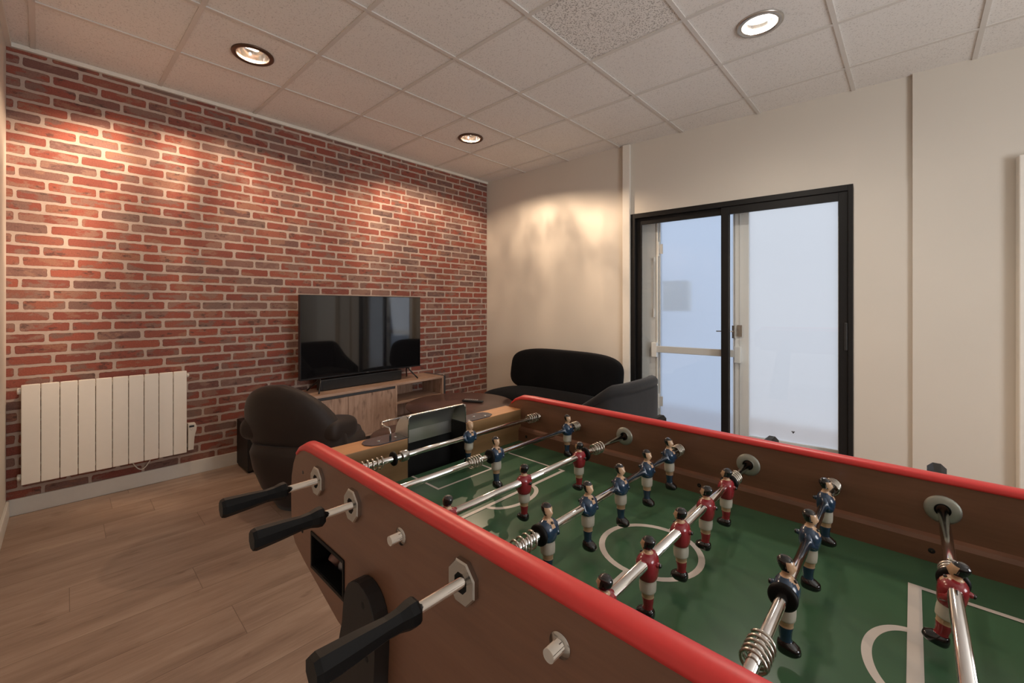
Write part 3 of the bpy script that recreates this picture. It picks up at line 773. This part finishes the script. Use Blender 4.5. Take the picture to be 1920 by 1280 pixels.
# playfield with painted lines
LW = .0065
q = MB(); q.box((2.962, YN1, ZF - .012), (2 * XM - 2.962, YF0, ZF), 'field_green')
LZ = [.0004]
def line(x0, y0, x1, y1, wd=LW):
    LZ[0] += .00004
    a = Vector((x0, y0, 0)); b = Vector((x1, y1, 0)); d = (b - a).normalized(); nn = Vector((-d.y, d.x, 0)) * wd / 2; z = Vector((0, 0, ZF + LZ[0]))
    q.face([q.bm.verts.new(v) for v in (a - nn + z, b - nn + z, b + nn + z, a + nn + z)], 'field_white')
def arc(cx, cy, r, a0, a1, wd=.011, ry=None, n=48):
    ry = ry or r; prev = None
    for k in range(n + 1):
        a = a0 + (a1 - a0) * k / n
        o_ = q.bm.verts.new((cx + (r + wd / 2) * math.cos(a), cy + (ry + wd / 2) * math.sin(a), ZF + .0003)); i_ = q.bm.verts.new((cx + (r - wd / 2) * math.cos(a), cy + (ry - wd / 2) * math.sin(a), ZF + .0003))
        if prev: q.face([prev[1], prev[0], o_, i_], 'field_white')
        prev = (o_, i_)
CY = .9855
arc(3.577, .998, .088, 0, 2 * PI, .011)
line(3.577, YN1, 3.577, .912, .0085); line(3.577, 1.084, 3.577, YF0, .0085)
for s_ in (-1, 1):
    def mx(x): return x if s_ < 0 else 2 * XM - x
    lw = .0065 if s_ < 0 else .0095; line(mx(2.962), .884, mx(3.081), .884, lw); line(mx(3.078), .881, mx(3.078), 1.070, lw); line(mx(2.962), 1.067, mx(3.081), 1.067, lw)
    line(mx(2.962), .772, mx(3.232), .772, lw); line(mx(2.962), 1.192 + (lw - .0065) / 2, mx(3.232), 1.192 + (lw - .0065) / 2, lw)
    bw_ = .0095 if s_ < 0 else .016
    line(mx(3.232), .769, mx(3.232), 1.1953 if s_ < 0 else 1.1983, bw_)
    arc(mx(3.232), .982, .047, -PI / 2 if s_ < 0 else PI / 2, PI / 2 if s_ < 0 else 3 * PI / 2, .011, ry=.078)
q.build('playfield', ft)
# end walls with goal mouths
GY0, GY1, ZE = .871, 1.073, .906
for s_ in (-1, 1):
    def mx(x): return x if s_ < 0 else 2 * XM - x
    for ya, yb in ((YN1, GY0), (GY1, YF0)):
        q = MB(); q.box((mx(2.889), ya, .70), (mx(2.962), yb, ZE), 'beech_end', bev=.001)
        o = q.build('end_wall', ft)
        q = MB(); q.box((mx(2.8895), ya + .0005, ZE), (mx(2.9615), yb - .0005, ZE + .0012), 'beech_light'); q.build('top_strip', o)
    q = MB()
    q.box((mx(2.884), GY0, .68), (mx(2.888), GY1, ZE), 'hole_black'); q.box((mx(2.888), GY0, .68), (mx(2.962), GY0 + .002, ZE), 'hole_black'); q.box((mx(2.888), GY1 - .002, .68), (mx(2.962), GY1, ZE), 'hole_black')
    q.box((mx(2.888), GY0, .68), (mx(2.962), GY1, .684), 'hole_black'); q.build('goal_pocket', ft)
# bottom board
q = MB(); q.box((2.95, YN1, .66), (2 * XM - 2.95, YF0, .672), 'black_board'); q.build('bottom_board', ft)
# metal goal cover at the left end: flat plate with a curved hood over the goal
m_ = NT('hood_metal'); m_.set((.70, .67, .62), .30, .9)
q = MB(); zp = ZE + .0014
pl = [(2.960, .790), (2.952, .772), (2.935, .762), (2.918, .764), (2.906, .774), (2.897, .79)] + [(2.897, 1.165), (2.906, 1.192), (2.925, 1.20), (2.945, 1.196), (2.960, 1.172)]
def plate(pts): q.prism(pts, zp, zp + .0022, 'plate_metal', 'z')
m_ = NT('plate_metal'); m_.set((.075, .085, .105), .25, .5)
plate([(x, y) for x, y in pl if y < GY0] + [(2.897, GY0 + .004), (2.960, GY0 + .004)])
gc = q.build('goal_plate', ft)
q = MB(); plate([(2.897, GY1 - .004)] + [(x, y) for x, y in pl if y > GY1] + [(2.960, GY1 - .004)])
gc2 = q.build('goal_plate', ft)
MB().box((2.890, GY0 + .002, .868), (2.8925, GY1 - .002, .908), 'hood_metal').build('goal_backplate', ft)
prof = [(2.961, .9655), (2.948, .9650), (2.934, .961), (2.921, .953), (2.910, .941), (2.902, .927), (2.8975, .909)]
q = MB()
def skin(prf, y0_, y1_, th=.0016):
    inner = [(x + (.0016 if i else 0), z - th) for i, (x, z) in enumerate(prf)]
    A_ = [q.bm.verts.new((x, y0_, z)) for x, z in prf]; B_ = [q.bm.verts.new((x, y1_, z)) for x, z in prf]
    C_ = [q.bm.verts.new((x, y0_, z)) for x, z in inner]; D_ = [q.bm.verts.new((x, y1_, z)) for x, z in inner]
    for i in range(len(prf) - 1):
        q.face([A_[i], A_[i + 1], B_[i + 1], B_[i]], 'hood_metal', True); q.face([C_[i], D_[i], D_[i + 1], C_[i + 1]], 'hood_metal', True)
    q.face([A_[0], B_[0], D_[0], C_[0]], 'hood_metal')
skin(prof, GY0 + .008, GY1 - .008)
for yy, s_ in ((GY0 + .001, 1), (GY1 - .001, -1)):
    cheek = [(2.961, .9077)] + [(2.961, .956)] + [(2.955, .962)] + prof[1:]
    q.prism(cheek, yy, yy + s_ * .0016, 'hood_metal', 'y')
    ed = [Vector((x, yy + s_ * .0008, z)) for x, z in prof]; e2 = [Vector((x, yy + s_ * .008, z)) for x, z in prof]
    for i in range(len(prof) - 1): q.face([q.bm.verts.new(v) for v in (ed[i] - Vector((0, 0, .003)) * (1 if i < 2 else 0), ed[i + 1], e2[i + 1], e2[i])], 'hood_metal', True)
q.tube([(2.9615, GY0 + .0018, .9077), (2.9615, GY0 + .0018, .955), (2.9615, GY0 + .004, .9625), (2.9615, GY0 + .011, .9655), (2.9615, GY1 - .011, .9655), (2.9615, GY1 - .004, .9625), (2.9615, GY1 - .0018, .955), (2.9615, GY1 - .0018, .9077)], .0013, 'chrome', 8)
q.build('goal_hood', ft)
for xx, yy in ((2.932, .803), (2.932, .852), (2.950, 1.092), (2.925, 1.135), (2.945, 1.165)):
    MB().lathe((xx, yy, zp + .0022), [(.0045, 0), (.004, .0018), (.001, .0024)], 'brushed_steel', 14).build('plate_screw', gc if yy < 1 else gc2)
q = MB(); q.tube([(2.945, .829, .908), (2.945, .829, .930), (2.939, .829, .939), (2.930, .822, .9425), (2.915, .822, .9455), (2.900, .830, .946), (2.894, .850, .946), (2.892, .90, .946)], .0026, 'brushed_steel', 10); q.build('wire_bracket', ft)
# ball return box and black leg boards
fr = MB()
for a, b, c, d in ((3.000, .771, 3.156, .778), (3.000, .700, 3.156, .707), (3.000, .707, 3.006, .771), (3.150, .707, 3.156, .771)): fr.box((a, YN0 - .0025, b), (c, YN0 + .004, d), 'black_rubber', bev=.0008)
for a, b, c, d in ((3.006, .768, 3.150, .7715), (3.006, .7055, 3.150, .7085), (3.0055, .7085, 3.0085, .768), (3.1475, .7085, 3.1505, .768)): fr.box((a, YN0, b), (c, YN0 + .030, d), 'black_rubber')
bt = fr.build('ball_tray', ft)
q = MB(); q.box((2.985, YN0 + .03, .684), (3.150, YN0 + .10, .687), 'black_board'); q.box((2.982, YN0 + .026, .684), (2.985, YN0 + .10, .775), 'hole_black'); q.box((3.150, YN0 + .026, .684), (3.153, YN0 + .10, .775), 'hole_black')
q.box((2.982, YN0 + .10, .684), (3.153, YN0 + .103, .775), 'hole_black'); q.box((2.982, YN0 + .026, .772), (3.153, YN0 + .10, .775), 'hole_black'); q.build('tray_recess', bt)
tag(MB().sellip((3.018, YN0 + .045, .7035), (.0165, .0165, .0165), 'ball_pink', 1, 1, 24, 16).build('foosball'), 'brownish pink ball in the black tray opening, left of two', 'ball', 'balls in the return tray')
tag(MB().sellip((3.056, YN0 + .050, .7035), (.0165, .0165, .0165), 'ball_grey', 1, 1, 24, 16).build('foosball'), 'greyish ball in the black tray opening, right of two', 'ball', 'balls in the return tray')
def legpoly(s_):
    P = [(3.205, .735)]
    for k in range(13):
        a = PI - PI * k / 12; P.append((3.262 + .055 * math.cos(a), .738 + .055 * math.sin(a)))
    P += [(3.316, .70), (3.306, .56), (3.27, .0), (3.06, 0), (3.155, .56), (3.203, .70)]
    return [(x if s_ < 0 else 2 * XM - x, z) for x, z in P]
for s_ in (-1, 1):
    for ya, yb in ((.583, YN0), (YF1, YF1 + .026)):
        q = MB(); q.prism(legpoly(s_)[1:], ya, yb, 'black_board', 'y', bev=.0015); lg = q.build('leg', ft)
        ys = ya - .0005 if ya < 1 else yb + .0005
        for zz in (.765, .685): MB().lathe(((3.277 if zz > .7 else 3.290) if s_ < 0 else 2 * XM - 3.28, ys, zz), [(.001, 0), (.0055, 0), (.0065, .0007), (.0065, .002)], 'hole_black', 6, 'y').build('leg_screw', lg)
q = MB(); q.lathe((2.949, YN0 - .0008, .759), [(.001, .0), (.005, 0), (.0055, .001)], 'hole_black', 14, 'y'); q.build('board_screw', ft)
q = MB(); q.lathe((2.952, YN0 - .0008, .889), [(.001, 0), (.0035, 0), (.004, .001)], 'graphite', 14, 'y'); q.build('board_screw', ft)

# ---- figures: one continuous painted casting, faces +x, rod runs along y through z=0
def figure_mesh(name, shirt, hair='figure_black'):
    #        z      cx     rx     ry    exponent
    prof = [(-.0880, .001, .0060, .0052, 1.0), (-.0872, .0020, .0105, .0080, .8), (-.083, .0030, .0128, .0098, .75), (-.0765, .0026, .0124, .0096, .8), (-.0725, .0010, .0100, .0082, .9),
            (-.0700, .0000, .0072, .0070, 1), (-.066, -.0003, .0068, .0068, 1), (-.058, -.0005, .0076, .0076, 1), (-.0495, 0, .0084, .0084, 1), (-.0480, 0, .0080, .0080, 1), (-.044, 0, .0086, .0090, 1), (-.0400, 0, .0092, .0100, 1),
            (-.0388, 0, .0106, .0118, .9), (-.034, 0, .0110, .0122, .9), (-.026, 0, .0112, .0124, .9), (-.018, 0, .0108, .0120, .9), (-.0165, 0, .0118, .0130, .9), (-.013, .0, .0132, .0148, .85), (-.006, .0002, .0142, .0162, .85),
            (.002, .0004, .0146, .0170, .85), (.008, .0002, .0138, .0172, .85), (.0130, -.0002, .0120, .0162, .9), (.0170, -.0006, .0092, .0128, .95), (.0195, -.0008, .0072, .0088, 1), (.0215, -.0005, .0058, .0060, 1), (.0245, .0004, .0054, .0054, 1),
            (.0268, .0016, .0066, .0060, 1), (.0295, .0014, .0078, .0070, 1), (.034, .0006, .0088, .0080, 1), (.039, -.0002, .0094, .0086, 1), (.0435, -.0010, .0088, .0080, 1), (.0470, -.0014, .0064, .0058, 1), (.0488, -.0016, .0030, .0028, 1)]
    n = 32; b = MB(); rings = []
    # refine rings by linear interpolation
    P = []
    for a, c in zip(prof[:-1], prof[1:]):
        k = 2 if c[0] - a[0] > .0018 else 1
        for j in range(k): P.append(tuple(u + (v - u) * j / k for u, v in zip(a, c)))
    P.append(prof[-1])
    for z, cx, rx, ry, e in P:
        ring = []
        for k in range(n):
            a = 2 * PI * k / n; ca, sa = math.cos(a), math.sin(a)
            x = cx + rx * math.copysign(abs(ca) ** e, ca) - (.0010 * max(0, -ca) * math.sin((z - .027) / .021 * PI) if .027 < z < .048 else 0); y = ry * math.copysign(abs(sa) ** e, sa)
            # nose and chin
            if .030 < z < .038 and ca > .93: x += .0022 * (1 - abs(z - .0335) / .0045 if abs(z - .0335) < .0045 else 0)
            if .034 < z < .039 and .55 < ca < .93: x -= .0006
            # toe
            if z < -.074 and ca > .3: x += .0012 * ca * min(1, (-.074 - z) / .004)
            # folded arms bulge on the chest sides
            if -.010 < z < .010 and ca > -.2: x += .0012 * math.cos(z / .010 * PI / 2) * abs(sa)
            ring.append(Vector((x, y, z)))
        rings.append(ring)
    def mf(c):
        x, y, z = c
        if z > .0275:
            if z > .0425 or (x < .0022 + (z - .036) * -.25 if z > .030 else x < -.003): return hair
            return 'figure_skin'
        if z > .0208: return 'figure_skin'
        if z > .004 and x > .004 and abs(y) < (z - .0045) * .50: return 'figure_skin'
        if z > -.0168: return shirt
        if z > -.0390: return 'figure_white'
        if z > -.0492: return 'figure_skin'
        if z > -.0705: return shirt
        return 'figure_black'
    b.rings(rings, 'figure_skin', matf=mf)
    # arms along the sides
    for s_ in (-1, 1):
        b.tube([(-.001, s_ * .0145, .0125), (.001, s_ * .0180, .006), (.004, s_ * .0178, -.004), (.0105, s_ * .0125, -.008)], [.0040, .0052, .0050, .0040], shirt, 10)
    # neck stud and rear boss
    b.sellip((.0100, 0, .0165), (.0024, .0024, .0024), 'figure_black', 1, 1, 12, 8)
    b.sellip((-.0135, 0, .0035), (.0050, .0042, .0042), shirt, .8, .8, 14, 10)
    b.sellip((-.0178, 0, .0035), (.0022, .0034, .0034), 'figure_black', .7, .9, 14, 10)
    b.box((-.0005, -.0174, .0), (.0005, .0174, .0), shirt) if False else None
    def remap(z):       # the rod goes through the chest of the blue castings, through the shoulders of the red ones
        if shirt == 'figure_blue': return z * (.88 if z > 0 else .90)
        K = [(-.0880, -.0800), (-.0168, -.0235), (0, -.003), (.0170, .0105), (.0245, .0150), (.0268, .0165), (.0488, .0350)]
        for (a, ha), (c, hc) in zip(K[:-1], K[1:]):
            if z <= c: return ha + (hc - ha) * (z - a) / (c - a)
        return z - .0138
    for v in b.bm.verts: v.co.z = remap(v.co.z)
    bmesh.ops.recalc_face_normals(b.bm, faces=b.bm.faces)
    me = bpy.data.meshes.new(name); b.bm.to_mesh(me); b.bm.free()
    for k in b.mats: me.materials.append(MATS[k])
    return me
ME_B = figure_mesh('player_figure', 'figure_blue'); ME_R = figure_mesh('player_figure', 'figure_red'); ME_0 = figure_mesh('player_figure', 'figure_blue', 'figure_skin')
def spring(rod, x, y0_, y1_, turns=4.0, R=.0122, wr=.0018):
    k = int(turns * 18); pts = []
    for i in range(k + 1):
        a = 2 * PI * turns * i / k; t = i / k
        pts.append((x + R * math.cos(a), y0_ + (y1_ - y0_) * t, ZR + R * math.sin(a)))
    q = MB(); q.tube(pts, wr, 'steel_wire', 7); return q.build('spring', rod)
def bumper(rod, x, y, r=.0165, th=.008):
    q = MB(); q.lathe((x, y, ZR), [(.006, -th / 2), (r - .003, -th / 2), (r, -th / 2 + .002), (r, th / 2 - .002), (r - .003, th / 2), (.006, th / 2)], 'black_rubber', 28, 'y'); return q.build('bumper', rod)
def grip(rod, x, ya, yb):          # ya: end next to the table, yb: free end
    L_ = yb - ya; d = [(0, .0145), (.03, .0165), (.10, .0160), (.20, .0128), (.33, .0118), (.45, .0130), (.60, .0145), (.80, .0160), (.95, .0168), (1.0, .0150)]
    q = MB(); q.tube([(x, ya + L_ * t, ZR) for t, r in d], [r for t, r in d], 'black_rubber', 8, phase=PI / 8, smooth=False)
    return q.build('grip', rod)
SP = .155
RX = lambda k: 3.041 + SP * k
rods = {  # k: (colour, figure ys, y start, y end, springs [(y0,y1)], bumpers [(y)])
    0: ('b', [1.017], .437, 1.300, [(.700, .752), (1.262, 1.306)], [.781]),
    1: ('b', [.969, 1.262], .444, 1.300, [(.882, .915), (1.286, 1.312)], [.948]),
    2: ('r', [.700, .898, 1.096], YN0 - .02, 1.560, [(1.158, 1.192)], [1.118]),
    3: ('b', [.781, .898, 1.015, 1.132, 1.249], .413, 1.300, [(.690, .745), (1.284, 1.312)], [.760]),
    4: ('r', [.697, .814, .930, 1.046, 1.161], YN0 - .02, 1.548, [(1.190, 1.220)], [1.180]),
    5: ('b', [.877, 1.045, 1.212], .413, 1.300, [(.722, .760), (1.284, 1.312)], [.858]),
    6: ('r', [.690, 1.029], YN0 - .02, 1.572, [(1.056, 1.082)], [1.047]),
    7: ('r', [.975], YN0 - .02, 1.520, [(.68, .72)], []),
}
for k, (c, ys, a, b, spr, bum) in rods.items():
    x = RX(k); blue = c == 'b'
    rr_ = .0066 if blue else .0072
    q = MB(); q.tube([(x, a + (.02 if blue else 0), ZR), (x, b, ZR)], rr_, 'chrome', 20)
    if not blue: q.tube([(x, 1.20 if k != 6 else 1.10, ZR), (x, 1.50, ZR)], rr_ + .0006, 'brushed_steel', 20) if False else None
    rod = q.build('player_rod', ft)
    rod['label'] = 'chrome rod carrying ' + ('blue' if blue else 'red') + ' players'
    for y in ys:
        o = bpy.data.objects.new('player_figure', (ME_0 if k == 0 else ME_B) if blue else ME_R); COL.objects.link(o); o.parent = rod
        o.location = (x - XM, y - .975, ZR); o.rotation_euler = (0, random.uniform(-.03, .03), 0 if blue else PI)
        o['label'] = ('blue' if blue else 'red') + ' shirted player figure' + (' with worn bare head' if k == 0 else '')
        if k == 6: o.rotation_euler = (0, -.18, PI)
        if k == 0: o.rotation_euler = (0, .10, 0)
    for p in spr: spring(rod, x, *p, turns=4.4 if blue else 3.3, R=.0125)
    for y in bum: bumper(rod, x, y)
    # player_rod origin: geometry is in table frame, children share it
    if blue: grip(rod, x, {0: .545, 1: .552, 3: .533}.get(k, .535), a)
    else: grip(rod, x, b - .125, b)
    # collar on the goalkeeper rod
    if k == 0:
        q = MB(); q.lathe((x, .809, ZR), [(.0068, -.009), (.0125, -.009), (.0130, -.007), (.0130, .007), (.0125, .009), (.0068, .009)], 'brushed_steel', 28, 'y'); co = q.build('collar', rod)
    # bearings: octagonal plates outside, round flanges inside
    def octa(y, s_, r=.028):
        q = MB(); ph = PI / 8
        q.lathe((x, y, ZR), [(.0130, 0), (r, 0), (r, s_ * .0065), (r * .93, s_ * .0085), (.0130, s_ * .0085), (.0130, 0)], 'brushed_steel', 8, 'y', smooth=False, phase=ph, sy=1.08)
        o = q.build('bearing_plate', ft)
        q = MB(); q.lathe((x, y, ZR), [(.0131, s_ * .0075), (.0125, s_ * .0075), (.0100, s_ * .004), (rr_ + .001, s_ * .004)], 'hole_black', 24, 'y'); q.build('bearing_bush', o)
    def flange(y, s_):
        q = MB(); q.lathe((x, y, ZR), [(.0105, s_ * .0035), (.013, s_ * .0042), (.021, s_ * .003), (.0245, s_ * .0008), (.0245, 0)], 'dull_zinc', 36, 'y')
        o = q.build('bearing_flange', ft)
        q = MB(); q.lathe((x, y, ZR), [(.0108, s_ * .0036), (.0100, s_ * .001), (.0080, s_ * .0006)], 'hole_black', 28, 'y'); q.lathe((x, y, ZR), [(.0110, s_ * .0035), (.0108, s_ * .0048), (.0098, s_ * .0048), (.0096, s_ * .001)], 'black_rubber', 28, 'y'); q.build('bearing_bush', o)
    if blue:
        octa(YN0, -1)
        flange(YN1, 1)
        q = MB(); q.lathe((x, YF0, ZR), [(.010, 0), (.0095, -.004), (.0066, -.006)], 'steel_wire', 20, 'y'); q.build('rod_stop', ft)
    else:
        octa(YF1, 1); flange(YF0, -1)
        # domed nut on a washer on the near board
        q = MB(); q.lathe((x, YN0, ZR), [(.0135, 0), (.0135, -.0014), (.005, -.0018)], 'brushed_steel', 28, 'y')
        q.lathe((x, YN0 - .002, ZR), [(.0074, 0), (.0074, -.0045), (.005, -.005)], 'brushed_steel', 6, 'y', smooth=False)
        q.lathe((x, YN0 - .006, ZR), [(.0052, 0), (.0052, -.003), (.0040, -.0062), (.0022, -.0078), (.0005, -.0083)], 'brushed_steel', 20, 'y'); q.build('cap_nut', ft)
